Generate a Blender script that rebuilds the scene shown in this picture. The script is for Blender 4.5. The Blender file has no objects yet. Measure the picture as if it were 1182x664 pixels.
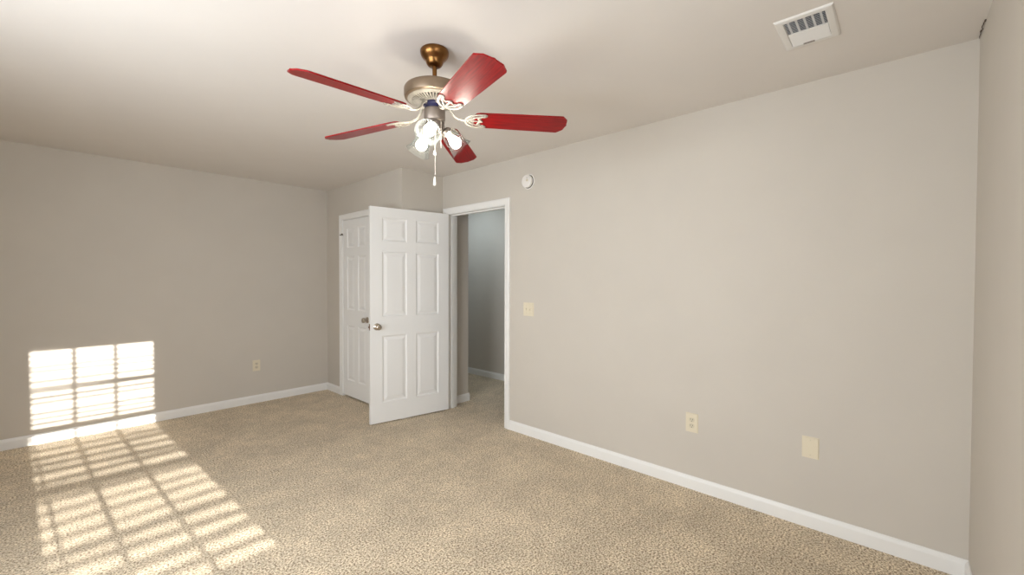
import bpy, bmesh, math, random
from mathutils import Vector, Matrix, Euler
random.seed(7)
R = math.radians
S = bpy.context.scene
COL = S.collection

# ------------------------------------------------------------------ camera
F_PX, YAW, PITCH, ROLL, CAM_H = 488.965, 0.829904, 0.0176644, 0.00283339, 1.35611
fw = Vector((math.sin(YAW)*math.cos(PITCH), math.cos(YAW)*math.cos(PITCH), -math.sin(PITCH)))
rt = Vector((math.cos(YAW), -math.sin(YAW), 0))
up = rt.cross(fw)
rt2 = rt*math.cos(ROLL) + up*math.sin(ROLL)
up2 = -rt*math.sin(ROLL) + up*math.cos(ROLL)
cd = bpy.data.cameras.new('camera')
cam = bpy.data.objects.new('camera', cd)
COL.objects.link(cam)
cd.sensor_width = 36; cd.lens = 36*F_PX/1182; cd.clip_start = 0.02
cam.matrix_world = Matrix(((rt2.x, up2.x, -fw.x, 0), (rt2.y, up2.y, -fw.y, 0), (rt2.z, up2.z, -fw.z, CAM_H), (0, 0, 0, 1)))
S.camera = cam

# ------------------------------------------------------------------ light and exposure
S.view_settings.view_transform = 'Standard'
S.view_settings.look = 'None'
S.view_settings.gamma = 1
S.view_settings.use_curve_mapping = False
S.view_settings.exposure = -0.08
S.cycles.use_denoising = True
S.cycles.max_bounces = 10
S.cycles.diffuse_bounces = 6
S.cycles.transparent_max_bounces = 12
S.cycles.sample_clamp_indirect = 6

w = bpy.data.worlds.new('sky'); S.world = w; w.use_nodes = True
bg = w.node_tree.nodes['Background']
bg.inputs[0].default_value = (0.75, 0.86, 1.0, 1); bg.inputs[1].default_value = 1.6

SUN_DX, SUN_TAN = -0.04, 0.2255          # sideways drift per metre, rise per metre
sd = bpy.data.lights.new('sun', 'SUN'); sd.energy = 18; sd.angle = R(0.36); sd.color = (1, 0.955, 0.885)
sun = bpy.data.objects.new('sun', sd); COL.objects.link(sun)
sun.rotation_euler = Vector((SUN_DX, 1, -SUN_TAN)).to_track_quat('-Z', 'Y').to_euler()

def area(name, loc, direction, sx, sy, power, color):
    d = bpy.data.lights.new(name, 'AREA'); d.shape = 'RECTANGLE'; d.size = sx; d.size_y = sy
    d.energy = power; d.color = color
    o = bpy.data.objects.new(name, d); COL.objects.link(o); o.location = loc
    o.rotation_euler = Vector(direction).to_track_quat('-Z', 'Y').to_euler()
    return o
# fill light for the added left-wall window, and unseen cool fill in the hallway
area('added_window_fill', (-1.12, 1.5, 1.32), (1, 0, -0.05), 1.6, 1.4, 95, (0.90, 0.95, 1.0))
area('front_window_daylight', (0.49, -0.45, 1.32), (0, 1, -0.05), 0.8, 1.4, 30, (0.90, 0.95, 1.0))
area('hall_fill', (3.55, 4.3, 2.42), (0.1, 0, -1), 0.7, 0.9, 13.0, (0.74, 0.89, 1.0))
BULB_STRENGTH = 60

# ------------------------------------------------------------------ room measurements (metres)
XR, YB, XC, YC, YN, XL, CE = 2.813, 5.199, 2.314, 3.564, -0.25, -1.0, 2.44
DY0, DY1, DH = 2.660, 3.478, 2.034       # hall doorway opening in the right wall
KY0, KY1, KH = 4.170, 4.785, 2.040       # closet doorway
XH, XJ, XS = 4.12, 3.17, 2.928           # hall back wall, hall left wall, back face of right wall

# ------------------------------------------------------------------ materials
MATS = {}
def mat(name, col, rough=0.5, metal=0.0, spec=0.5, coat=0.0, noise=0.0, nscale=8.0, bump=0.0, bscale=200.0, bdist=0.001):
    m = bpy.data.materials.new(name); m.use_nodes = True
    nt = m.node_tree; b = nt.nodes['Principled BSDF']
    b.inputs['Base Color'].default_value = (*col, 1)
    b.inputs['Roughness'].default_value = rough; b.inputs['Metallic'].default_value = metal
    b.inputs['Specular IOR Level'].default_value = spec; b.inputs['Coat Weight'].default_value = coat
    tc = nt.nodes.new('ShaderNodeTexCoord')
    if noise:
        n = nt.nodes.new('ShaderNodeTexNoise'); n.inputs['Scale'].default_value = nscale; n.inputs['Detail'].default_value = 4
        nt.links.new(tc.outputs['Object'], n.inputs['Vector'])
        r = nt.nodes.new('ShaderNodeMapRange'); r.inputs[1].default_value = 0.3; r.inputs[2].default_value = 0.7
        r.inputs[3].default_value = 1-noise; r.inputs[4].default_value = 1+noise
        nt.links.new(n.outputs[0], r.inputs[0])
        mx = nt.nodes.new('ShaderNodeVectorMath'); mx.operation = 'SCALE'; mx.inputs[0].default_value = col
        nt.links.new(r.outputs[0], mx.inputs['Scale']); nt.links.new(mx.outputs[0], b.inputs['Base Color'])
    if bump:
        n2 = nt.nodes.new('ShaderNodeTexNoise'); n2.inputs['Scale'].default_value = bscale; n2.inputs['Detail'].default_value = 3
        nt.links.new(tc.outputs['Object'], n2.inputs['Vector'])
        bp = nt.nodes.new('ShaderNodeBump'); bp.inputs['Strength'].default_value = bump; bp.inputs['Distance'].default_value = bdist
        nt.links.new(n2.outputs[0], bp.inputs['Height']); nt.links.new(bp.outputs[0], b.inputs['Normal'])
    MATS[name] = m
    return m

WALL = mat('greige_wall_paint', (0.56, 0.518, 0.458), 0.75, spec=0.25, noise=0.015, nscale=3, bump=0.15, bscale=260)
CEIL = mat('flat_ceiling_paint', (0.70, 0.662, 0.622), 0.9, spec=0.15, noise=0.012, nscale=3, bump=0.2, bscale=180)
TRIM = mat('white_trim_paint', (0.80, 0.79, 0.765), 0.38, noise=0.01)
DOORW = mat('white_door_paint', (0.80, 0.795, 0.78), 0.42, bump=0.05, bscale=90)
ALMOND = mat('almond_plastic', (0.69, 0.62, 0.475), 0.35)
ALMOND2 = mat('almond_plastic_worn', (0.60, 0.54, 0.41), 0.4)
WPLAS = mat('white_plastic', (0.78, 0.75, 0.71), 0.4)
DARK = mat('dark_slot', (0.02, 0.018, 0.015), 0.7)
DUCT_SHADE = mat('duct_shade_colour', (0.015, 0.02, 0.04), 0.6)
VENTW = mat('white_enamel', (0.74, 0.72, 0.69), 0.4)
NICKEL = mat('satin_nickel', (0.50, 0.44, 0.37), 0.28, metal=1.0)
BRONZE = mat('antique_brass', (0.22, 0.105, 0.035), 0.3, metal=1.0, noise=0.12, nscale=20)
TAUPE = mat('brushed_antique_nickel', (0.26, 0.195, 0.135), 0.4, metal=0.8, noise=0.06, nscale=14)
PEWTER = mat('pewter', (0.25, 0.21, 0.18), 0.45, metal=0.8)
CREAM = mat('distressed_cream_metal', (0.40, 0.365, 0.31), 0.4, metal=0.2, noise=0.12, nscale=60)
FLYW = mat('dark_blue_rubber', (0.012, 0.012, 0.06), 0.4)
CORD = mat('white_cord', (0.80, 0.72, 0.66), 0.6)
OUTW = mat('outside_white_vinyl', (0.85, 0.85, 0.85), 0.5)

# cherry-stained blade: grain streaks along the blade
m = mat('cherry_stained_wood', (0.33, 0.010, 0.010), 0.34, spec=0.24, coat=0.0); CHERRY = m
nt = m.node_tree; b = nt.nodes['Principled BSDF']; b.inputs['Coat Roughness'].default_value = 0.22
tc = nt.nodes.new('ShaderNodeTexCoord'); mp = nt.nodes.new('ShaderNodeMapping'); mp.inputs['Scale'].default_value = (5, 90, 5)
n = nt.nodes.new('ShaderNodeTexNoise'); n.inputs['Scale'].default_value = 1.5; n.inputs['Detail'].default_value = 5
cr = nt.nodes.new('ShaderNodeValToRGB'); cr.color_ramp.elements[0].position = 0.3; cr.color_ramp.elements[1].position = 0.75
cr.color_ramp.elements[0].color = (0.16, 0.001, 0.003, 1); cr.color_ramp.elements[1].color = (0.34, 0.004, 0.005, 1)
nt.links.new(tc.outputs['Object'], mp.inputs[0]); nt.links.new(mp.outputs[0], n.inputs['Vector'])
nt.links.new(n.outputs[0], cr.inputs[0]); nt.links.new(cr.outputs[0], b.inputs['Base Color'])

# carpet: speckled pile with soft brushed patches
m = mat('beige_carpet_pile', (0.5, 0.4, 0.28), 0.95, spec=0.1); CARPET = m
nt = m.node_tree; b = nt.nodes['Principled BSDF']; b.inputs['Sheen Weight'].default_value = 0.15
tc = nt.nodes.new('ShaderNodeTexCoord')
def noise(scale, det, rough=0.6):
    k = nt.nodes.new('ShaderNodeTexNoise'); k.inputs['Scale'].default_value = scale; k.inputs['Detail'].default_value = det
    k.inputs['Roughness'].default_value = rough; nt.links.new(tc.outputs['Object'], k.inputs['Vector']); return k
n1 = noise(105, 3, 0.75); n2 = noise(3.2, 4, 0.65); n3 = noise(14, 3)
cr = nt.nodes.new('ShaderNodeValToRGB'); e = cr.color_ramp.elements
e[0].position = 0.39; e[0].color = (0.20, 0.135, 0.075, 1); e[1].position = 0.62; e[1].color = (0.98, 0.87, 0.68, 1)
k = e.new(0.5); k.color = (0.67, 0.545, 0.38, 1)
nt.links.new(n1.outputs[0], cr.inputs[0])
mr = nt.nodes.new('ShaderNodeMapRange'); mr.inputs[1].default_value = 0.35; mr.inputs[2].default_value = 0.65
mr.inputs[3].default_value = 0.78; mr.inputs[4].default_value = 1.12
mixn = nt.nodes.new('ShaderNodeMath'); mixn.operation = 'MULTIPLY_ADD'; mixn.inputs[1].default_value = 0.35
nt.links.new(n3.outputs[0], mixn.inputs[0])
sc_ = nt.nodes.new('ShaderNodeMath'); sc_.operation = 'MULTIPLY'; sc_.inputs[1].default_value = 0.65
nt.links.new(n2.outputs[0], sc_.inputs[0]); nt.links.new(sc_.outputs[0], mixn.inputs[2]); nt.links.new(mixn.outputs[0], mr.inputs[0])
vm = nt.nodes.new('ShaderNodeVectorMath'); vm.operation = 'SCALE'
nt.links.new(cr.outputs[0], vm.inputs[0]); nt.links.new(mr.outputs[0], vm.inputs['Scale']); nt.links.new(vm.outputs[0], b.inputs['Base Color'])
bp = nt.nodes.new('ShaderNodeBump'); bp.inputs['Strength'].default_value = 0.9; bp.inputs['Distance'].default_value = 0.006
nt.links.new(n1.outputs[0], bp.inputs['Height']); nt.links.new(bp.outputs[0], b.inputs['Normal'])

# ribbed clear lamp glass and lit bulb
m = bpy.data.materials.new('clear_ribbed_glass'); m.use_nodes = True; GLASS = m
nt = m.node_tree; nt.nodes.clear(); out = nt.nodes.new('ShaderNodeOutputMaterial')
tr = nt.nodes.new('ShaderNodeBsdfTransparent'); tr.inputs[0].default_value = (0.94, 0.965, 0.96, 1)
tl = nt.nodes.new('ShaderNodeBsdfTranslucent'); tl.inputs[0].default_value = (0.9, 0.93, 0.93, 1)
gl = nt.nodes.new('ShaderNodeBsdfGlossy'); gl.inputs['Roughness'].default_value = 0.35; gl.inputs[0].default_value = (0.12, 0.125, 0.125, 1)
lw = nt.nodes.new('ShaderNodeFresnel'); lw.inputs[0].default_value = 1.38
lm = nt.nodes.new('ShaderNodeMath'); lm.operation = 'MULTIPLY'; lm.inputs[1].default_value = 0.3
m1 = nt.nodes.new('ShaderNodeMixShader')
tc = nt.nodes.new('ShaderNodeTexCoord'); sx = nt.nodes.new('ShaderNodeSeparateXYZ'); rim_glow = nt.nodes.new('ShaderNodeMapRange')   # more translucent towards the flared rim, painting in its bright edge
rim_glow.inputs[1].default_value = 0.05; rim_glow.inputs[2].default_value = 0.112; rim_glow.inputs[3].default_value = 0.0025; rim_glow.inputs[4].default_value = 0.022
nt.links.new(tc.outputs['Object'], sx.inputs[0]); nt.links.new(sx.outputs['Z'], rim_glow.inputs[0]); nt.links.new(rim_glow.outputs[0], m1.inputs[0])
m2 = nt.nodes.new('ShaderNodeMixShader')
nt.links.new(tr.outputs[0], m1.inputs[1]); nt.links.new(tl.outputs[0], m1.inputs[2])
nt.links.new(lw.outputs[0], lm.inputs[0]); nt.links.new(lm.outputs[0], m2.inputs[0]); nt.links.new(m1.outputs[0], m2.inputs[1]); nt.links.new(gl.outputs[0], m2.inputs[2])
nt.links.new(m2.outputs[0], out.inputs[0])
m = bpy.data.materials.new('window_pane_glass'); m.use_nodes = True; PANE = m
nt = m.node_tree; nt.nodes.clear(); out = nt.nodes.new('ShaderNodeOutputMaterial')
tr = nt.nodes.new('ShaderNodeBsdfTransparent'); gl = nt.nodes.new('ShaderNodeBsdfGlossy'); gl.inputs['Roughness'].default_value = 0.02
m1 = nt.nodes.new('ShaderNodeMixShader'); m1.inputs[0].default_value = 0.06
nt.links.new(tr.outputs[0], m1.inputs[1]); nt.links.new(gl.outputs[0], m1.inputs[2]); nt.links.new(m1.outputs[0], out.inputs[0])
m = bpy.data.materials.new('lit_bulb'); m.use_nodes = True; BULB = m
nt = m.node_tree; nt.nodes.clear(); out = nt.nodes.new('ShaderNodeOutputMaterial'); em = nt.nodes.new('ShaderNodeEmission')
em.inputs[0].default_value = (1.0, 0.90, 0.78, 1); em.inputs[1].default_value = BULB_STRENGTH
nt.links.new(em.outputs[0], out.inputs[0])

# ------------------------------------------------------------------ helpers
def link(name, bm, material, parent=None, smooth=False, mats=None):
    me = bpy.data.meshes.new(name)
    bmesh.ops.recalc_face_normals(bm, faces=bm.faces)
    if smooth:
        for f in bm.faces: f.smooth = True
        for ed in bm.edges:
            if len(ed.link_faces) == 2 and ed.calc_face_angle(0) > R(38): ed.smooth = False
    bm.to_mesh(me); bm.free()
    for mm in (mats or [material]): me.materials.append(mm)
    o = bpy.data.objects.new(name, me); COL.objects.link(o)
    if parent: o.parent = parent
    return o
def tag(o, label, cat, group=None, kind=None):
    o['label'] = label; o['category'] = cat
    if group: o['group'] = group
    if kind: o['kind'] = kind
    return o
def empty(name, loc=(0, 0, 0), rot=None):
    o = bpy.data.objects.new(name, None); COL.objects.link(o); o.empty_display_size = 0.1
    o.location = loc
    if rot: o.rotation_euler = rot
    return o
def B(): return bmesh.new()
def box(bm, x0, x1, y0, y1, z0, z1, M=None, bev=0.0, mi=0):
    vs = [Vector((x, y, z)) for x in (x0, x1) for y in (y0, y1) for z in (z0, z1)]
    if M: vs = [M @ v for v in vs]
    v = [bm.verts.new(c) for c in vs]
    fs = [bm.faces.new([v[i] for i in q]) for q in ((0, 1, 3, 2), (4, 6, 7, 5), (0, 4, 5, 1), (2, 3, 7, 6), (0, 2, 6, 4), (1, 5, 7, 3))]
    for f in fs: f.material_index = mi
    if bev:
        ed = list({e for f in fs for e in f.edges})
        r = bmesh.ops.bevel(bm, geom=ed, offset=bev, segments=2, profile=0.5, affect='EDGES')
        for f in r['faces']: f.material_index = mi
def lathe(bm, prof, seg=40, M=None, rib=None, close=False):
    """prof = [(radius, height)...] around z"""
    rings = []
    for (r, z) in prof:
        if r < 1e-6:
            c = Vector((0, 0, z)); rings.append([bm.verts.new(M @ c if M else c)]); continue
        ring = []
        for i in range(seg):
            a = 2*math.pi*i/seg
            rr = r*(1 + (rib(i, r, z) if rib else 0))
            c = Vector((rr*math.cos(a), rr*math.sin(a), z)); ring.append(bm.verts.new(M @ c if M else c))
        rings.append(ring)
    if close: rings.append(rings[0])
    for a, b_ in zip(rings[:-1], rings[1:]):
        for i in range(seg):
            j = (i+1) % seg
            if len(a) == 1 and len(b_) == 1: continue
            if len(a) == 1: bm.faces.new((a[0], b_[i], b_[j]))
            elif len(b_) == 1: bm.faces.new((a[i], a[j], b_[0]))
            else: bm.faces.new((a[i], a[j], b_[j], b_[i]))
def tube(bm, pts, r, seg=10, flat=1.0, M=None, cap=True, updir=Vector((0, 0, 1))):
    """tube along points; r scalar or list; flat scales thickness along updir"""
    pts = [Vector(q) for q in pts]; n_ = len(pts)
    rs = r if isinstance(r, (list, tuple)) else [r]*n_
    rings = []
    for i, q in enumerate(pts):
        d = (pts[min(i+1, n_-1)] - pts[max(i-1, 0)]).normalized()
        s = d.cross(updir)
        if s.length < 1e-3: s = d.cross(Vector((1, 0, 0)))
        s.normalize(); u = s.cross(d).normalized()
        ring = []
        for k_ in range(seg):
            a = 2*math.pi*k_/seg
            c = q + s*math.cos(a)*rs[i] + u*math.sin(a)*rs[i]*flat
            ring.append(bm.verts.new(M @ c if M else c))
        rings.append(ring)
    for a, b_ in zip(rings[:-1], rings[1:]):
        for i in range(seg):
            j = (i+1) % seg; bm.faces.new((a[i], a[j], b_[j], b_[i]))
    if cap: bm.faces.new(rings[0]); bm.faces.new(list(reversed(rings[-1])))
def frame_M(origin, ax, ay, az):
    ax, ay, az = Vector(ax), Vector(ay), Vector(az)
    return Matrix(((ax.x, ay.x, az.x, origin[0]), (ax.y, ay.y, az.y, origin[1]), (ax.z, ay.z, az.z, origin[2]), (0, 0, 0, 1)))
# wall frames: local x along the wall, y out of the wall into the room, z up
M_RIGHT = frame_M((XR, 0, 0), (0, 1, 0), (-1, 0, 0), (0, 0, 1))
M_CLOS = frame_M((XC, 0, 0), (0, 1, 0), (-1, 0, 0), (0, 0, 1))
M_BACK = frame_M((0, YB, 0), (1, 0, 0), (0, -1, 0), (0, 0, 1))
M_FACE = frame_M((0, YC, 0), (1, 0, 0), (0, -1, 0), (0, 0, 1))
M_HALL = frame_M((XH, 0, 0), (0, 1, 0), (-1, 0, 0), (0, 0, 1))
M_LEFT = frame_M((XL, 0, 0), (0, 1, 0), (1, 0, 0), (0, 0, 1))
M_NEAR = frame_M((0, YN, 0), (1, 0, 0), (0, 1, 0), (0, 0, 1))
M_RBACK = frame_M((XS, 0, 0), (0, 1, 0), (1, 0, 0), (0, 0, 1))
M_JAMB2 = frame_M((XJ, 0, 0), (0, 1, 0), (1, 0, 0), (0, 0, 1))

def struct(name, bm, m_, label, cat, smooth=False):
    return tag(link(name, bm, m_, smooth=smooth), label, cat, kind='structure')

# ------------------------------------------------------------------ shell
bm = B(); box(bm, -1.25, 4.35, -0.5, 7.2, -0.12, 0.0)
struct('floor', bm, CARPET, 'beige speckled wall-to-wall carpet with sun patch near back wall', 'carpet floor')
bm = B(); box(bm, -1.25, 4.35, -0.5, 7.2, CE, CE+0.12)
struct('ceiling', bm, CEIL, 'flat off-white ceiling with soft fan blade shadows', 'ceiling')
bm = B(); box(bm, -1.25, 2.42, YB, YB+0.12, 0, CE)
struct('wall_back', bm, WALL, 'greige wall at the far left catching the window sunlight', 'wall')
bm = B()
box(bm, XR, XS, YN-0.2, DY0-0.02, 0, CE); box(bm, XR, XS, DY0-0.02, DY1+0.02, DH+0.02, CE); box(bm, XR, XS, DY1+0.02, YC, 0, CE)
struct('wall_right', bm, WALL, 'long greige wall on the right with the hall doorway', 'wall')
bm = B()
box(bm, XC, XC+0.1, YC, KY0-0.02, 0, CE); box(bm, XC, XC+0.1, KY0-0.02, KY1+0.02, KH+0.02, CE); box(bm, XC, XC+0.1, KY1+0.02, YB, 0, CE)
struct('wall_closet', bm, WALL, 'short greige wall with the closet door beside the back wall', 'wall')
bm = B(); box(bm, XC+0.1, XJ, YC, YC+0.1, 0, CE)
struct('wall_corner', bm, WALL, 'narrow greige closet side wall behind the open door', 'wall')
bm = B(); box(bm, XJ-0.1, XJ, YC+0.1, 7.1, 0, CE); box(bm, XC+0.1, XJ-0.1, YB+0.0, YB+0.12, 0, CE)
struct('wall_hall_left', bm, WALL, 'hallway wall running away behind the closet corner', 'wall')
bm = B(); box(bm, XH, XH+0.12, -0.45, 7.1, 0, CE)
struct('wall_hall_back', bm, WALL, 'grey hallway wall seen through the open doorway', 'wall')
bm = B(); box(bm, XJ, XH, 7.0, 7.1, 0, CE); box(bm, XS, XH, -0.45, -0.3, 0, CE)
struct('wall_hall_end', bm, WALL, 'end walls closing the hallway out of sight', 'wall')
# near wall with the sunny window (behind the camera)
WX0, WX1, WZ0, WZ1 = 0.052, 0.930, 0.545, 2.075
bm = B()
box(bm, XL-0.15, WX0, YN-0.15, YN, 0, CE); box(bm, WX1, XR, YN-0.15, YN, 0, CE)
box(bm, WX0, WX1, YN-0.15, YN, 0, WZ0); box(bm, WX0, WX1, YN-0.15, YN, WZ1, CE)
struct('wall_near', bm, WALL, 'greige wall at the right edge holding the sunny window', 'wall')
LY0, LY1, LZ0, LZ1 = 0.65, 2.35, 0.60, 2.05
bm = B()
box(bm, XL-0.15, XL, YN, LY0, 0, CE); box(bm, XL-0.15, XL, LY1, YB, 0, CE)
box(bm, XL-0.15, XL, LY0, LY1, 0, LZ0); box(bm, XL-0.15, XL, LY0, LY1, LZ1, CE)
struct('wall_left', bm, WALL, 'greige left wall beyond the picture edge with an added window', 'wall')

# ------------------------------------------------------------------ baseboards
BB = [(0, 0), (0.013, 0), (0.013, 0.062), (0.011, 0.070), (0.007, 0.077), (0.005, 0.085), (0, 0.085)]
def baseboard(name, runs, label):
    bm = B()
    for M, a0, a1 in runs:
        v0 = [bm.verts.new(M @ Vector((a0, t, z))) for t, z in BB]; v1 = [bm.verts.new(M @ Vector((a1, t, z))) for t, z in BB]
        for i in range(len(BB)):
            j = (i+1) % len(BB); bm.faces.new((v0[i], v0[j], v1[j], v1[i]))
        bm.faces.new(v0); bm.faces.new(list(reversed(v1)))
    return struct(name, bm, TRIM, label, 'baseboard')
baseboard('baseboard_back', [(M_BACK, XL, XC)], 'white baseboard along the back wall under the sun patch')
baseboard('baseboard_right', [(M_RIGHT, YN, 2.594)], 'long white baseboard along the right wall')
baseboard('baseboard_closet', [(M_CLOS, 4.849, YB-0.013), (M_CLOS, YC-0.013, 4.105)], 'short white baseboard beside the closet door casing')
baseboard('baseboard_corner', [(M_FACE, XC-0.013, XR-0.018)], 'white baseboard on the closet side wall behind the open door')
baseboard('baseboard_near', [(M_NEAR, XL+0.013, XR-0.013)], 'white baseboard below the sunny window wall')
baseboard('baseboard_left', [(M_LEFT, YN, YB-0.013)], 'white baseboard of the left wall beyond the picture edge')
baseboard('baseboard_hall', [(M_FACE, XS, XJ+0.013), (M_JAMB2, YC-0.013, 7.0)], 'white baseboard wrapping the hallway corner past the doorway')
baseboard('baseboard_hall_back', [(M_HALL, -0.3, 7.0)], 'white baseboard on the hallway wall seen through doorway')

# ------------------------------------------------------------------ door casings and jambs
CAS = [(0, 0), (0, 0.010), (0.006, 0.0125), (0.012, 0.0115), (0.035, 0.0145), (0.044, 0.0175), (0.054, 0.0180), (0.060, 0.0150), (0.060, 0)]
def casing(bm, M, a0, a1, h, bottom0=0.0):
    st = []
    for (sa, sz, base) in ((-1, 0, a0), (-1, 1, a0), (1, 1, a1), (1, 0, a1)):
        st.append([bm.verts.new(M @ Vector((base + sa*wd, t, (h + wd) if sz else bottom0))) for wd, t in CAS])
    for p_, q_ in zip(st[:-1], st[1:]):
        for i in range(len(CAS)):
            j = (i+1) % len(CAS); bm.faces.new((p_[i], p_[j], q_[j], q_[i]))
    bm.faces.new(st[0]); bm.faces.new(list(reversed(st[-1])))
def jamb(bm, x0, x1, y0, y1, h, stop_x):
    box(bm, x0, x1, y0-0.02, y0, 0, h+0.02); box(bm, x0, x1, y1, y1+0.02, 0, h+0.02); box(bm, x0, x1, y0, y1, h, h+0.02)
    box(bm, stop_x, stop_x+0.035, y0, y0+0.011, 0, h); box(bm, stop_x, stop_x+0.035, y1-0.011, y1, 0, h); box(bm, stop_x, stop_x+0.035, y0+0.011, y1-0.011, h-0.011, h)
bm = B(); casing(bm, M_RIGHT, DY0-0.005, DY1+0.005, DH+0.005); casing(bm, M_RBACK, DY0-0.005, DY1+0.005, DH+0.005)
jamb(bm, XR-0.001, XS+0.001, DY0, DY1, DH, XR+0.045)
struct('trim_1', bm, TRIM, 'white casing and jamb around the open hall doorway', 'door trim')
bm = B(); casing(bm, M_CLOS, KY0-0.005, KY1+0.005, KH+0.005); jamb(bm, XC-0.001, XC+0.101, KY0, KY1, KH, XC+0.040)
struct('trim_2', bm, TRIM, 'white casing around the closed closet door', 'door trim')

# ------------------------------------------------------------------ six-panel doors
def door_slab(wd, ht, th):
    """local x from hinge to latch, y thickness 0..th, z up; both faces with six raised panels"""
    bm = B()
    st = 0.115 if wd > 0.7 else 0.095
    mu = 0.095 if wd > 0.7 else 0.085
    pw = (wd - 2*st - mu)/2
    xs = [0, st, st+pw, st+pw+mu, wd-st, wd]
    top = ht
    zs = [0, ht-1.835, ht-1.205, ht-1.025, ht-0.415, ht-0.315, ht-0.098, ht]
    loops = [(0.0, 0.0), (0.004, -0.0045), (0.012, -0.0085), (0.020, -0.0085), (0.047, -0.0025), (0.050, -0.0025)]
    for y, sgn in ((0.0, -1), (th, 1)):
        for i in range(5):
            for j in range(7):
                x0, x1, z0, z1 = xs[i], xs[i+1], zs[j], zs[j+1]
                panel = i in (1, 3) and j in (1, 3, 5)
                def rect(ins, d):
                    return [bm.verts.new((a, y + sgn*d, c)) for a, c in ((x0+ins, z0+ins), (x1-ins, z0+ins), (x1-ins, z1-ins), (x0+ins, z1-ins))]
                if not panel:
                    bm.faces.new(rect(0, 0)); continue
                prev = None
                for ins, d in loops:
                    cur = rect(ins, d)
                    if prev:
                        for k_ in range(4):
                            bm.faces.new((prev[k_], prev[(k_+1) % 4], cur[(k_+1) % 4], cur[k_]))
                    prev = cur
                bm.faces.new(prev)
    for q in (((0, 0, 0), (wd, 0, 0), (wd, th, 0), (0, th, 0)), ((0, 0, ht), (wd, 0, ht), (wd, th, ht), (0, th, ht)),
              ((0, 0, 0), (0, th, 0), (0, th, ht), (0, 0, ht)), ((wd, 0, 0), (wd, th, 0), (wd, th, ht), (wd, 0, ht))):
        bm.faces.new([bm.verts.new(c) for c in q])
    bmesh.ops.remove_doubles(bm, verts=bm.verts, dist=1e-5)
    return bm
KNOB = [(0.0, 0), (0.0325, 0), (0.0325, 0.003), (0.029, 0.007), (0.015, 0.010), (0.011, 0.014), (0.0105, 0.028), (0.015, 0.033), (0.024, 0.037),
        (0.0275, 0.046), (0.0272, 0.054), (0.022, 0.061), (0.012, 0.0645), (0.0, 0.0655)]
def knob(parent, x, z, y, sgn):
    bm = B(); lathe(bm, KNOB, 32, frame_M((x, y, z), (1, 0, 0), (0, 0, -sgn), (0, sgn, 0)))
    return link('knob', bm, NICKEL, parent, smooth=True)
def hinge(parent, x, y, z, m_=NICKEL):
    bm = B()
    for i in range(5):
        lathe(bm, [(0, 0), (0.0065, 0), (0.0065, 0.0165), (0, 0.0165)], 14, Matrix.Translation((x, y, z-0.044+i*0.0178)))
    lathe(bm, [(0, 0), (0.004, 0), (0.005, 0.004), (0, 0.006)], 12, Matrix.Translation((x, y, z+0.045)))
    return link('hinge', bm, m_, parent, smooth=True)

# open hall door: swung past square into the room, nearly against the closet corner
DW, DT, DHT = 0.813, 0.035, 2.022
ang = math.atan2(0.150, -0.807)
d = Vector((math.cos(ang), math.sin(ang), 0)); nv = Vector((-d.y, d.x, 0))      # nv points to the camera side
if nv.y > 0: nv = -nv
free = Vector((1.993, 3.592, 0.012)); hp = free - d*DW
M = frame_M(hp - nv*DT, d, nv, (0, 0, 1))       # local y: 0 = closet side face, DT = camera side face
door = empty('door_1'); door.matrix_world = M
slab = link('door_panel', door_slab(DW, DHT, DT), DOORW, door)
knob(door, DW-0.062, 0.905, DT, 1); knob(door, DW-0.062, 0.905, 0, -1)
bm = B(); box(bm, DW-0.0005, DW+0.0015, 0.005, DT-0.005, 0.875, 0.933); box(bm, DW+0.001, DW+0.011, 0.011, 0.024, 0.896, 0.913, bev=0.003)
link('latch_plate', bm, BRONZE, door)
for z in (0.2, 1.0, 1.83): hinge(door, -0.004, -0.003, z)
tag(door, 'white six-panel door standing open into the room against closet corner', 'door', kind='structure')

# closet door: closed
KW = KY1-KY0-0.006; KHT = KH-0.022
cdoor = empty('door_2'); cdoor.matrix_world = frame_M((XC+0.038, KY1-0.003, 0.018), (0, -1, 0), (-1, 0, 0), (0, 0, 1))
link('door_panel', door_slab(KW, KHT, DT), DOORW, cdoor)
knob(cdoor, KW-0.060, 0.900, DT, 1)
for z in (0.19, 1.01, 1.80): hinge(cdoor, -0.002, DT+0.005, z, TRIM)
bm = B()
tube(bm, [(-0.002, DT+0.005, 1.857), (0.030, DT+0.030, 1.857), (0.045, DT+0.042, 1.857)], 0.0045, 8)
tube(bm, [(-0.002, DT+0.005, 1.857), (-0.040, DT+0.022, 1.857)], 0.0045, 8)
lathe(bm, [(0, 0), (0.009, 0), (0.009, 0.010), (0, 0.010)], 12, frame_M((0.045, DT+0.042, 1.857), (1, 0, 0), (0, 0, 1), (0, -1, 0)))
link('hinge_stop', bm, DARK, cdoor, smooth=True)
tag(cdoor, 'closed cream-lit closet door half hidden behind the open door', 'door', kind='structure')

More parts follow.
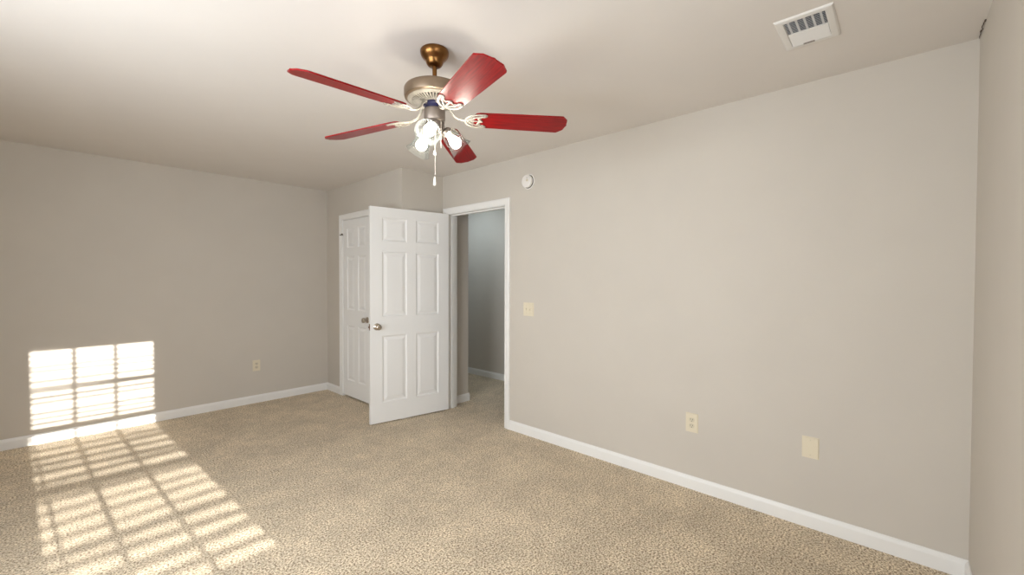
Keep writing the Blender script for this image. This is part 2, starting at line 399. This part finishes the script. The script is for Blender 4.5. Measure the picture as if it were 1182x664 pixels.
# ------------------------------------------------------------------ ceiling fan
CX, CY = 1.243, 1.637
fan = empty('ceiling_fan', (CX, CY, CE))
tag(fan, 'five-blade ceiling fan with cherry red blades and three lit glass shades', 'ceiling fan')
def fz(z): return z - CE
bm = B(); lathe(bm, [(0, 0), (0.062, 0), (0.066, -0.004), (0.067, -0.011), (0.066, -0.018), (0.063, -0.028), (0.055, -0.038), (0.046, -0.047), (0.041, -0.054),
                     (0.040, -0.060), (0.034, -0.070), (0.026, -0.076), (0.0, -0.078)], 48)
link('canopy', bm, BRONZE, fan, smooth=True)
bm = B(); lathe(bm, [(0, -0.07), (0.0105, -0.07), (0.0105, -0.160), (0.024, -0.163), (0.026, -0.172), (0, -0.172)], 24)
link('downrod', bm, BRONZE, fan, smooth=True)
bm = B(); lathe(bm, [(0, fz(2.270)), (0.030, fz(2.270)), (0.090, fz(2.267)), (0.126, fz(2.263)), (0.136, fz(2.258)), (0.141, fz(2.250)), (0.1415, fz(2.238)),
                     (0.1412, fz(2.220)), (0.138, fz(2.210)), (0.130, fz(2.206)), (0.125, fz(2.206)), (0.122, fz(2.210)), (0.0, fz(2.212))], 64)
link('motor_housing', bm, TAUPE, fan, smooth=True)
# slotted underside: cream ring with radial ribs between an inner and an outer band
bm = B()
lathe(bm, [(0.106, fz(2.210)), (0.1245, fz(2.2095)), (0.1250, fz(2.204)), (0.106, fz(2.199))], 64, close=True)
lathe(bm, [(0.046, fz(2.196)), (0.066, fz(2.195)), (0.068, fz(2.189)), (0.046, fz(2.187))], 48, close=True)
for i in range(44):
    a = 2*math.pi*i/44
    Mr = Matrix.Rotation(a, 4, 'Z')
    box(bm, -0.024, 0.024, -0.0038, 0.0038, -0.001, 0.001, Mr @ Matrix.Translation((0.087, 0, fz(2.1965))) @ Matrix.Rotation(R(-13), 4, 'Y'))
link('vent_ring', bm, CREAM, fan)
bm = B(); lathe(bm, [(0, fz(2.2115)), (0.111, fz(2.2115)), (0.108, fz(2.2070)), (0.064, fz(2.2000)), (0, fz(2.2000))], 48)
link('slot_backing', bm, DARK, fan)
bm = B(); lathe(bm, [(0, fz(2.196)), (0.052, fz(2.196)), (0.054, fz(2.192)), (0.054, fz(2.180)), (0.048, fz(2.176)), (0.045, fz(2.155)), (0, fz(2.155))], 40)
link('flywheel', bm, FLYW, fan, smooth=True)
bm = B(); lathe(bm, [(0, fz(2.162)), (0.046, fz(2.162)), (0.0495, fz(2.159)), (0.0495, fz(2.114)), (0.047, fz(2.107)), (0.042, fz(2.103)), (0, fz(2.103))], 48)
sw = link('switch_housing', bm, PEWTER, fan, smooth=True)
bm = B(); lathe(bm, [(0, fz(2.104)), (0.040, fz(2.104)), (0.041, fz(2.098)), (0.039, fz(2.078)), (0.030, fz(2.064)), (0.014, fz(2.056)), (0.010, fz(2.048)), (0.007, fz(2.042)), (0, fz(2.039))], 40)
link('light_fitter', bm, PEWTER, fan, smooth=True)

# blade arms and blades (one outline, one medallion; each set to its own droop)
def blade_bm():
    bm = B()
    half = [(0.188, 0.040), (0.196, 0.052), (0.215, 0.0575), (0.40, 0.0625), (0.615, 0.0670), (0.622, 0.0660), (0.648, 0.040), (0.650, 0.028), (0.653, 0.010), (0.657, 0.0)]
    pts = half + [(x, -y) for x, y in reversed(half[:-1])]
    lo = [bm.verts.new((x, y, 0.0)) for x, y in pts]; hi = [bm.verts.new((x, y, 0.006)) for x, y in pts]
    bm.faces.new(lo); bm.faces.new(list(reversed(hi)))
    for i in range(len(pts)):
        j = (i+1) % len(pts); bm.faces.new((lo[i], lo[j], hi[j], hi[i]))
    bmesh.ops.bevel(bm, geom=[e for e in bm.edges if len(e.link_faces) == 2 and e.calc_face_angle(0) > R(60)], offset=0.0012, segments=2, affect='EDGES')
    return bm
def medallion(bm, M):
    fl = 0.55
    T = lambda pts, r: tube(bm, pts, r, 8, fl, M)
    zz = -0.003
    T([(0.218+0.072*math.cos(a), 0.050*math.sin(a), zz) for a in [R(90 + 180*i/18) for i in range(19)]], 0.0062)
    for s in (1, -1):
        T([(0.218, s*0.050, zz), (0.236, s*0.050, zz), (0.246, s*0.046, zz)], [0.0062, 0.007, 0.004])
        T([(0.150, 0, zz), (0.175, s*0.017, zz), (0.200, s*0.030, zz), (0.222, s*0.036, zz)], 0.0042)
        T([(0.246, s*0.044, zz), (0.232, s*0.034, zz), (0.222, s*0.036, zz), (0.214, s*0.026, zz), (0.206, s*0.020, zz), (0.210, s*0.012, zz), (0.226, 0, zz)], 0.0052)
        lathe(bm, [(0, 0), (0.005, 0), (0.0055, 0.002), (0, 0.004)], 10, M @ frame_M((0.236, s*0.048, zz-0.002), (1, 0, 0), (0, -1, 0), (0, 0, -1)))
    T([(0.146, 0, zz), (0.185, 0, zz), (0.226, 0, zz)], 0.0045)
    lathe(bm, [(0, 0), (0.005, 0), (0.0055, 0.002), (0, 0.004)], 10, M @ frame_M((0.224, 0, zz-0.002), (1, 0, 0), (0, -1, 0), (0, 0, -1)))
BL = [(-178.3, 2.103), (-109.6, 2.100), (-35.4, 2.139), (34.6, 2.096), (110.0, 2.101)]
Z0 = 2.125
proto_blade = None
for az, zt in BL:
    droop = math.atan2(Z0 - zt, 0.655-0.15)
    Mb = Matrix.Rotation(R(az), 4, 'Z') @ Matrix.Translation((0.15, 0, fz(Z0))) @ Matrix.Rotation(droop, 4, 'Y') @ Matrix.Rotation(R(-13), 4, 'X') @ Matrix.Translation((-0.15, 0, 0))
    bm = B(); medallion(bm, Mb)
    Ma = Matrix.Rotation(R(az), 4, 'Z')
    end = Ma.inverted() @ (Mb @ Vector((0.150, 0, -0.003)))
    tube(bm, [(0.040, 0, fz(2.186)), (0.056, 0, fz(2.184)), (0.070, 0, fz(2.174)), (0.081, 0, fz(2.154)), (0.094, 0, fz(2.137)), (0.115, 0, fz(2.127)), tuple(end)],
         [0.016, 0.014, 0.010, 0.0085, 0.008, 0.008, 0.008], 10, 0.6, Ma)
    link('blade_arm', bm, CREAM, fan, smooth=True)
    if proto_blade is None:
        proto_blade = link('blade', blade_bm(), CHERRY, fan); bl = proto_blade
    else:
        bl = proto_blade.copy(); COL.objects.link(bl)
    bl.matrix_local = Mb

# three lamps with ribbed bell shades
shade_out = [(0.0235, 0.0), (0.0245, 0.008), (0.034, 0.016), (0.0385, 0.030), (0.0405, 0.050), (0.0435, 0.072), (0.0490, 0.092), (0.0560, 0.106), (0.0600, 0.112)]
shade_in = [(r-0.0028, z+0.0008) for r, z in reversed(shade_out)]
proto = None
for az, t in ((-30, 45), (-140, 56), (92, 45)):
    t = R(t); a = R(az)
    ax = Vector((math.cos(a)*math.sin(t), math.sin(a)*math.sin(t), -math.cos(t)))
    o_ = Vector((math.cos(a)*0.050, math.sin(a)*0.050, fz(2.066)))
    qx = Vector((-math.sin(a), math.cos(a), 0)); qy = ax.cross(qx)
    Ml = frame_M(o_, qx, qy, ax)
    if proto is None:
        bm = B(); tube(bm, [(0, 0.030, -0.045), (0, 0.010, -0.030), (0, 0, -0.012), (0, 0, 0.002)], 0.0095, 12)
        lathe(bm, [(0, -0.008), (0.018, -0.008), (0.0265, 0.0), (0.0275, 0.014), (0.0255, 0.016), (0, 0.010)], 28)
        for i in range(3):
            b3 = 2*math.pi*i/3
            tube(bm, [(0.026*math.cos(b3), 0.026*math.sin(b3), 0.009), (0.034*math.cos(b3), 0.034*math.sin(b3), 0.009)], 0.003, 8)
        arm = link('lamp_holder', bm, PEWTER, fan, smooth=True)
        bm = B(); lathe(bm, shade_out + shade_in, 64, close=True); shd = link('glass_shade', bm, GLASS, arm, smooth=True)
        bm = B()
        lathe(bm, [(0, 0.010), (0.013, 0.010), (0.013, 0.030), (0.015, 0.036), (0.021, 0.050), (0.0255, 0.062), (0.0265, 0.071), (0.0245, 0.082), (0.017, 0.092), (0.008, 0.0965), (0, 0.0975)], 32)
        blb = link('bulb', bm, BULB, arm, smooth=True)
        arm.matrix_local = Ml; proto = (arm, shd, blb)
    else:
        c = proto[0].copy(); COL.objects.link(c); c.matrix_local = Ml
        for ch in proto[1:]:
            k_ = ch.copy(); COL.objects.link(k_); k_.parent = c
# pull chains
def chain(dx, dy, z0, z1, zb):
    bm = B(); n_ = int((z0-z1)/0.0045)
    tube(bm, [(dx, dy, fz(z0)), (dx, dy, fz(z1))], 0.0011, 6)
    for i in range(n_):
        lathe(bm, [(0, -0.0018), (0.0017, -0.0006), (0.0017, 0.0006), (0, 0.0018)], 6, Matrix.Translation((dx, dy, fz(z0 - (i+0.5)*(z0-z1)/n_))))
    ch = link('pull_chain', bm, CORD, fan, smooth=True)
    L = z1-zb
    bm = B(); lathe(bm, [(0, fz(z1)+0.002), (0.003, fz(z1)), (0.005, fz(z1)-0.25*L), (0.0075, fz(z1)-0.7*L), (0.0075, fz(zb)+0.004), (0.004, fz(zb)), (0, fz(zb))], 16)
    link('pull_bob', bm, WPLAS, ch, smooth=True)
tx, ty = -1.243/2.055, -1.637/2.055      # towards the camera, in plan
chain(0.003+tx*0.036, 0.000+ty*0.036, 2.095, 1.846, 1.803)
chain(0.020+tx*0.036, -0.022+ty*0.036, 2.095, 1.971, 1.946)

# ------------------------------------------------------------------ ceiling register
VX0, VX1, VY0, VY1 = 2.068, 2.353, 0.205, 0.407
vent = empty('ceiling_vent', ((VX0+VX1)/2, (VY0+VY1)/2, CE))
tag(vent, 'white rectangular air register in ceiling near the right wall', 'ceiling vent')
hx, hy = (VX1-VX0)/2, (VY1-VY0)/2
ix0, ix1, iy = -hx+0.027, hx-0.034, hy-0.031
bm = B()
prof = [(0.0, 0.0), (0.0, -0.003), (0.006, -0.0075), (0.028, -0.0095), (0.0315, -0.0085), (0.0335, 0.0)]
rings = []
for ins, z in prof:
    k_ = ins/0.0335
    ox0, ox1, oy = -hx+k_*(ix0+hx), hx-k_*(hx-ix1), hy-k_*(hy-iy)
    rings.append([bm.verts.new(c) for c in ((ox0, -oy, z), (ox1, -oy, z), (ox1, oy, z), (ox0, oy, z))])
for a_, b_ in zip(rings[:-1], rings[1:]):
    for i in range(4): bm.faces.new((a_[i], a_[(i+1) % 4], b_[(i+1) % 4], b_[i]))
box(bm, 0.000-0.002, 0.004, -iy, iy, -0.0085, -0.001)
link('frame', bm, VENTW, vent)
bm = B(); box(bm, ix0, ix1, -iy, iy, -0.0012, -0.0004); link('duct_shade_sheet', bm, DUCT_SHADE, vent)  # flat dark sheet, painted to stand for the shade inside the register
for i in range(10):
    x = ix0+0.007+i*(-ix0-0.012)/9.2
    bm = B(); box(bm, -0.0042, 0.0042, -iy, iy, -0.0004, 0.0004, Matrix.Translation((x, 0, -0.0052)) @ Matrix.Rotation(R(-28), 4, 'Y')); link('slat', bm, VENTW, vent)
for i in range(9):
    x = 0.008+i*(ix1-0.012)/8.4
    bm = B(); box(bm, -0.0065, 0.0065, -iy, iy, -0.0004, 0.0004, Matrix.Translation((x, 0, -0.0052)) @ Matrix.Rotation(R(30), 4, 'Y')); link('slat', bm, VENTW, vent)
for i in range(5):
    y = -iy + (i+0.5)*2*iy/5
    bm = B(); box(bm, ix0, -0.002, y-0.004, y+0.004, -0.0022, -0.0013); link('divider', bm, VENTW, vent)
bm = B(); box(bm, ix1-0.004, ix1+0.006, -0.012, 0.030, -0.0115, -0.0085, bev=0.001); link('damper_lever', bm, PEWTER, vent)

# ------------------------------------------------------------------ smoke alarm on the right wall
al = empty('smoke_alarm'); al.matrix_world = frame_M((XR, 2.376, 2.206), (0, 1, 0), (0, 0, 1), (-1, 0, 0)) 
bm = B(); lathe(bm, [(0, 0), (0.064, 0), (0.066, 0.003), (0.065, 0.009), (0.060, 0.011), (0, 0.011)], 56); link('mounting_base', bm, WPLAS, al, smooth=True)
bm = B(); lathe(bm, [(0, 0.010), (0.049, 0.010), (0.049, 0.0175), (0.055, 0.0185), (0.0555, 0.032), (0.053, 0.038), (0.046, 0.041), (0.020, 0.042), (0, 0.042)], 56)
link('cover', bm, WPLAS, al, smooth=True)
bm = B(); lathe(bm, [(0.0585, 0.0112), (0.0585, 0.0118), (0.0505, 0.0125), (0.0502, 0.0172)], 56); link('gap_ring', bm, DARK, al)
bm = B(); lathe(bm, [(0, 0.0415), (0.011, 0.0415), (0.011, 0.0432), (0.0095, 0.0440), (0, 0.0442)], 24, Matrix.Translation((-0.012, 0.006, 0)))
link('test_button', bm, ALMOND2, al, smooth=True)
bm = B(); lathe(bm, [(0, 0.0418), (0.003, 0.0418), (0.003, 0.0432), (0, 0.0434)], 12, Matrix.Translation((-0.010, 0.026, 0))); link('indicator_light', bm, DARK, al)
for i in range(5):
    pass
tag(al, 'round white smoke alarm high on the wall right of the doorway', 'smoke alarm')

# ------------------------------------------------------------------ wall plates
def plate(name, M, wd, ht, label, cat, material=ALMOND):
    o = empty(name); o.matrix_world = M
    bm = B(); box(bm, -wd/2, wd/2, 0, 0.006, -ht/2, ht/2)
    bmesh.ops.bevel(bm, geom=[e for e in bm.edges if all(v.co.y > 0.003 for v in e.verts)], offset=0.004, segments=3, affect='EDGES')
    link('plate', bm, material, o)
    tag(o, label, cat)
    return o
def screw(o, x, z, y=0.006):
    bm = B(); lathe(bm, [(0, 0), (0.0032, 0), (0.0030, 0.0009), (0, 0.0013)], 14, frame_M((x, y, z), (1, 0, 0), (0, 0, -1), (0, 1, 0)))
    box(bm, x-0.0028, x+0.0028, y+0.0008, y+0.0016, z-0.0005, z+0.0005)
    return link('screw', bm, ALMOND2, o)
def outlet(M, wd, ht, label):
    o = plate('wall_outlet', M, wd, ht, label, 'outlet')
    for s in (1, -1):
        bm = B(); Mo = frame_M((0, 0.0055, s*0.0195), (1, 0, 0), (0, 0, -1), (0, 1, 0))
        n_ = 28; lo = []; hi = []
        for i in range(n_):
            a_ = 2*math.pi*i/n_
            x, y = 0.0172*math.cos(a_), max(-0.0135, min(0.0135, 0.0172*math.sin(a_)))
            lo.append(bm.verts.new(Mo @ Vector((x, y, 0)))); hi.append(bm.verts.new(Mo @ Vector((x, y, 0.0022))))
        bm.faces.new(hi); bm.faces.new(list(reversed(lo)))
        for i in range(n_): bm.faces.new((lo[i], lo[(i+1) % n_], hi[(i+1) % n_], hi[i]))
        rc = link('receptacle', bm, ALMOND2, o)
        bm = B(); zc = s*0.0195
        box(bm, -0.0078, -0.0052, 0.0072, 0.0081, zc-0.001, zc+0.0085); box(bm, 0.0052, 0.0078, 0.0072, 0.0081, zc+0.0005, zc+0.0075)
        lathe(bm, [(0, 0), (0.0026, 0), (0.0026, 0.0009), (0, 0.0009)], 14, frame_M((0, 0.0072, zc-0.0075), (1, 0, 0), (0, 0, -1), (0, 1, 0)))
        link('slots', bm, DARK, rc)
    screw(o, 0, 0)
    return o
outlet(M_RIGHT @ Matrix.Translation((0.983, 0, 0.432)), 0.078, 0.124, 'almond duplex outlet low on right wall, left of the blank plate')
outlet(M_BACK @ Matrix.Translation((1.528, 0, 0.410)), 0.074, 0.118, 'almond duplex outlet low on back wall right of sun patch')
bp_ = plate('blank_plate', M_RIGHT @ Matrix.Translation((0.348, 0, 0.441)), 0.078, 0.117, 'blank almond cover plate low on the right wall', 'wall plate')
screw(bp_, 0, 0.041); screw(bp_, 0, -0.041)
sp = plate('light_switch', M_RIGHT @ Matrix.Translation((2.376, 0, 1.102)), 0.116, 0.116, 'almond double switch plate on wall right of hall doorway', 'light switch')
for x in (-0.023, 0.023):
    bm = B(); box(bm, x-0.0052, x+0.0052, 0.0055, 0.0066, -0.012, 0.012); fr = link('toggle_slot', bm, ALMOND2, sp)
    bm = B(); box(bm, -0.0042, 0.0042, -0.002, 0.013, -0.0045, 0.0045, Matrix.Translation((x, 0.005, 0)) @ Matrix.Rotation(R(28 if x > 0 else -28), 4, 'X'), bev=0.0012)
    link('toggle', bm, ALMOND, sp)
    screw(sp, x, 0.030); screw(sp, x, -0.030)

# ------------------------------------------------------------------ hall: thin pull cord by the corner
bm = B(); pts = [(3.235 + 0.006*math.sin(i*1.1), 3.80, 2.438 - i*0.03) for i in range(14)]
tube(bm, pts, 0.0028, 6); lathe(bm, [(0, 0), (0.006, 0), (0.008, -0.02), (0, -0.022)], 10, Matrix.Translation(pts[-1]))
tag(link('pull_cord', bm, DARK, None, smooth=True), 'thin dark pull cord hanging in the hallway behind the doorway', 'cord')

# ------------------------------------------------------------------ sunny window behind the camera with its blind
win = empty('window_1'); tag(win, 'white double-hung window with muntins in the wall behind the viewer', 'window', kind='structure')
YW = YN-0.11
bm = B(); box(bm, WX0, WX0+0.02, YN-0.15, YN, WZ0, WZ1); box(bm, WX1-0.02, WX1, YN-0.15, YN, WZ0, WZ1); box(bm, WX0+0.02, WX1-0.02, YN-0.15, YN, WZ1-0.02, WZ1)
box(bm, WX0-0.03, WX1+0.03, YN-0.15, YN+0.035, WZ0-0.005, WZ0+0.018, bev=0.003)
link('window_frame', bm, OUTW, win)
GX0, GX1 = 0.102, 0.880
def sash(z0, z1, y):
    bm = B(); X0, X1 = WX0+0.02, WX1-0.02
    box(bm, X0, GX0, y-0.015, y+0.015, z0, z1); box(bm, GX1, X1, y-0.015, y+0.015, z0, z1)
    box(bm, GX0, GX1, y-0.015, y+0.015, z0, z0+0.035); box(bm, GX0, GX1, y-0.015, y+0.015, z1-0.035, z1)
    for k_ in (1, 2):
        x = GX0 + k_*(GX1-GX0)/3; box(bm, x-0.013, x+0.013, y-0.012, y+0.012, z0+0.035, z1-0.035)
    zc = (z0+z1)/2; box(bm, GX0, GX1, y-0.011, y+0.011, zc-0.010, zc+0.010)
    s_ = link('sash', bm, OUTW, win)
    bm = B(); box(bm, GX0, GX1, y-0.002, y+0.002, z0+0.035, z1-0.035); link('pane', bm, PANE, s_)
sash(1.325, 2.067, YW-0.012); sash(0.562, 1.360, YW+0.020)
blind = empty('window_blind', (0, YN-0.035, 0)); tag(blind, 'white horizontal slat blind hanging in the window behind the viewer', 'blind')
bm = B(); box(bm, WX0+0.024, WX1-0.024, -0.026, 0.026, 2.018, 2.054, bev=0.002); link('headrail', bm, OUTW, blind)
z = 2.000; k_ = 0
while z > 0.60:
    bm = B(); tilt = R(9 + random.uniform(-11, 11)); roll_ = R(random.uniform(-0.9, 0.9)); n_ = 5
    Ms = Matrix.Translation(((WX0+WX1)/2, 0, z + random.uniform(-0.003, 0.003))) @ Matrix.Rotation(roll_, 4, 'Y') @ Matrix.Rotation(tilt, 4, 'X')
    hw = (WX1-WX0)/2-0.026
    rows = []
    for i in range(n_+1):
        y = -0.025 + 0.05*i/n_; c_ = 0.004*(1-(y/0.025)**2)
        rows.append([bm.verts.new(Ms @ Vector((x, y, c_+t_))) for x in (-hw, hw) for t_ in (0, 0.0025)])
    for a_, b_ in zip(rows[:-1], rows[1:]):
        bm.faces.new((a_[0], a_[2], b_[2], b_[0])); bm.faces.new((a_[1], b_[1], b_[3], a_[3]))
        bm.faces.new((a_[0], b_[0], b_[1], a_[1])); bm.faces.new((a_[2], a_[3], b_[3], b_[2]))
    bm.faces.new((rows[0][0], rows[0][1], rows[0][3], rows[0][2])); bm.faces.new((rows[-1][0], rows[-1][2], rows[-1][3], rows[-1][1]))
    link('slat', bm, OUTW, blind, smooth=True); z -= 0.0432
bm = B(); box(bm, WX0+0.026, WX1-0.026, -0.024, 0.024, 0.567, 0.585, bev=0.003); link('bottom_rail', bm, OUTW, blind)
bm = B(); tube(bm, [(0.100, 0.033, 2.02), (0.105, 0.034, 1.35), (0.165, 0.036, 0.66)], 0.008, 8); link('tilt_wand', bm, OUTW, blind)

# unseen window added to the left wall to bring in daylight
win2 = empty('added_window'); tag(win2, 'wide white window added for daylight in the left wall beyond the picture edge', 'window', kind='structure')
bm = B()
for (a0, a1, z0, z1) in ((LY0, LY0+0.05, LZ0, LZ1), (LY1-0.05, LY1, LZ0, LZ1), (LY0+0.05, LY1-0.05, LZ0, LZ0+0.05), (LY0+0.05, LY1-0.05, LZ1-0.05, LZ1), ((LY0+LY1)/2-0.03, (LY0+LY1)/2+0.03, LZ0+0.05, LZ1-0.05)):
    box(bm, XL-0.10, XL-0.05, a0, a1, z0, z1)
link('window_frame', bm, OUTW, win2)

# ragged crack where the ceiling meets the near wall in the right-hand corner
bm = B(); x = 2.806; pts = []
while x > 2.62:
    pts.append((x, YN + 0.002 + random.uniform(0, 0.006), CE - 0.002 - random.uniform(0, 0.005))); x -= 0.013
tube(bm, pts, [random.uniform(0.001, 0.0035) for _ in pts], 6)
tag(link('ceiling_crack', bm, mat('dark_crack', (0.10, 0.075, 0.055), 0.9)), 'dark ragged crack along the ceiling edge in the right-hand corner', 'crack', kind='structure')
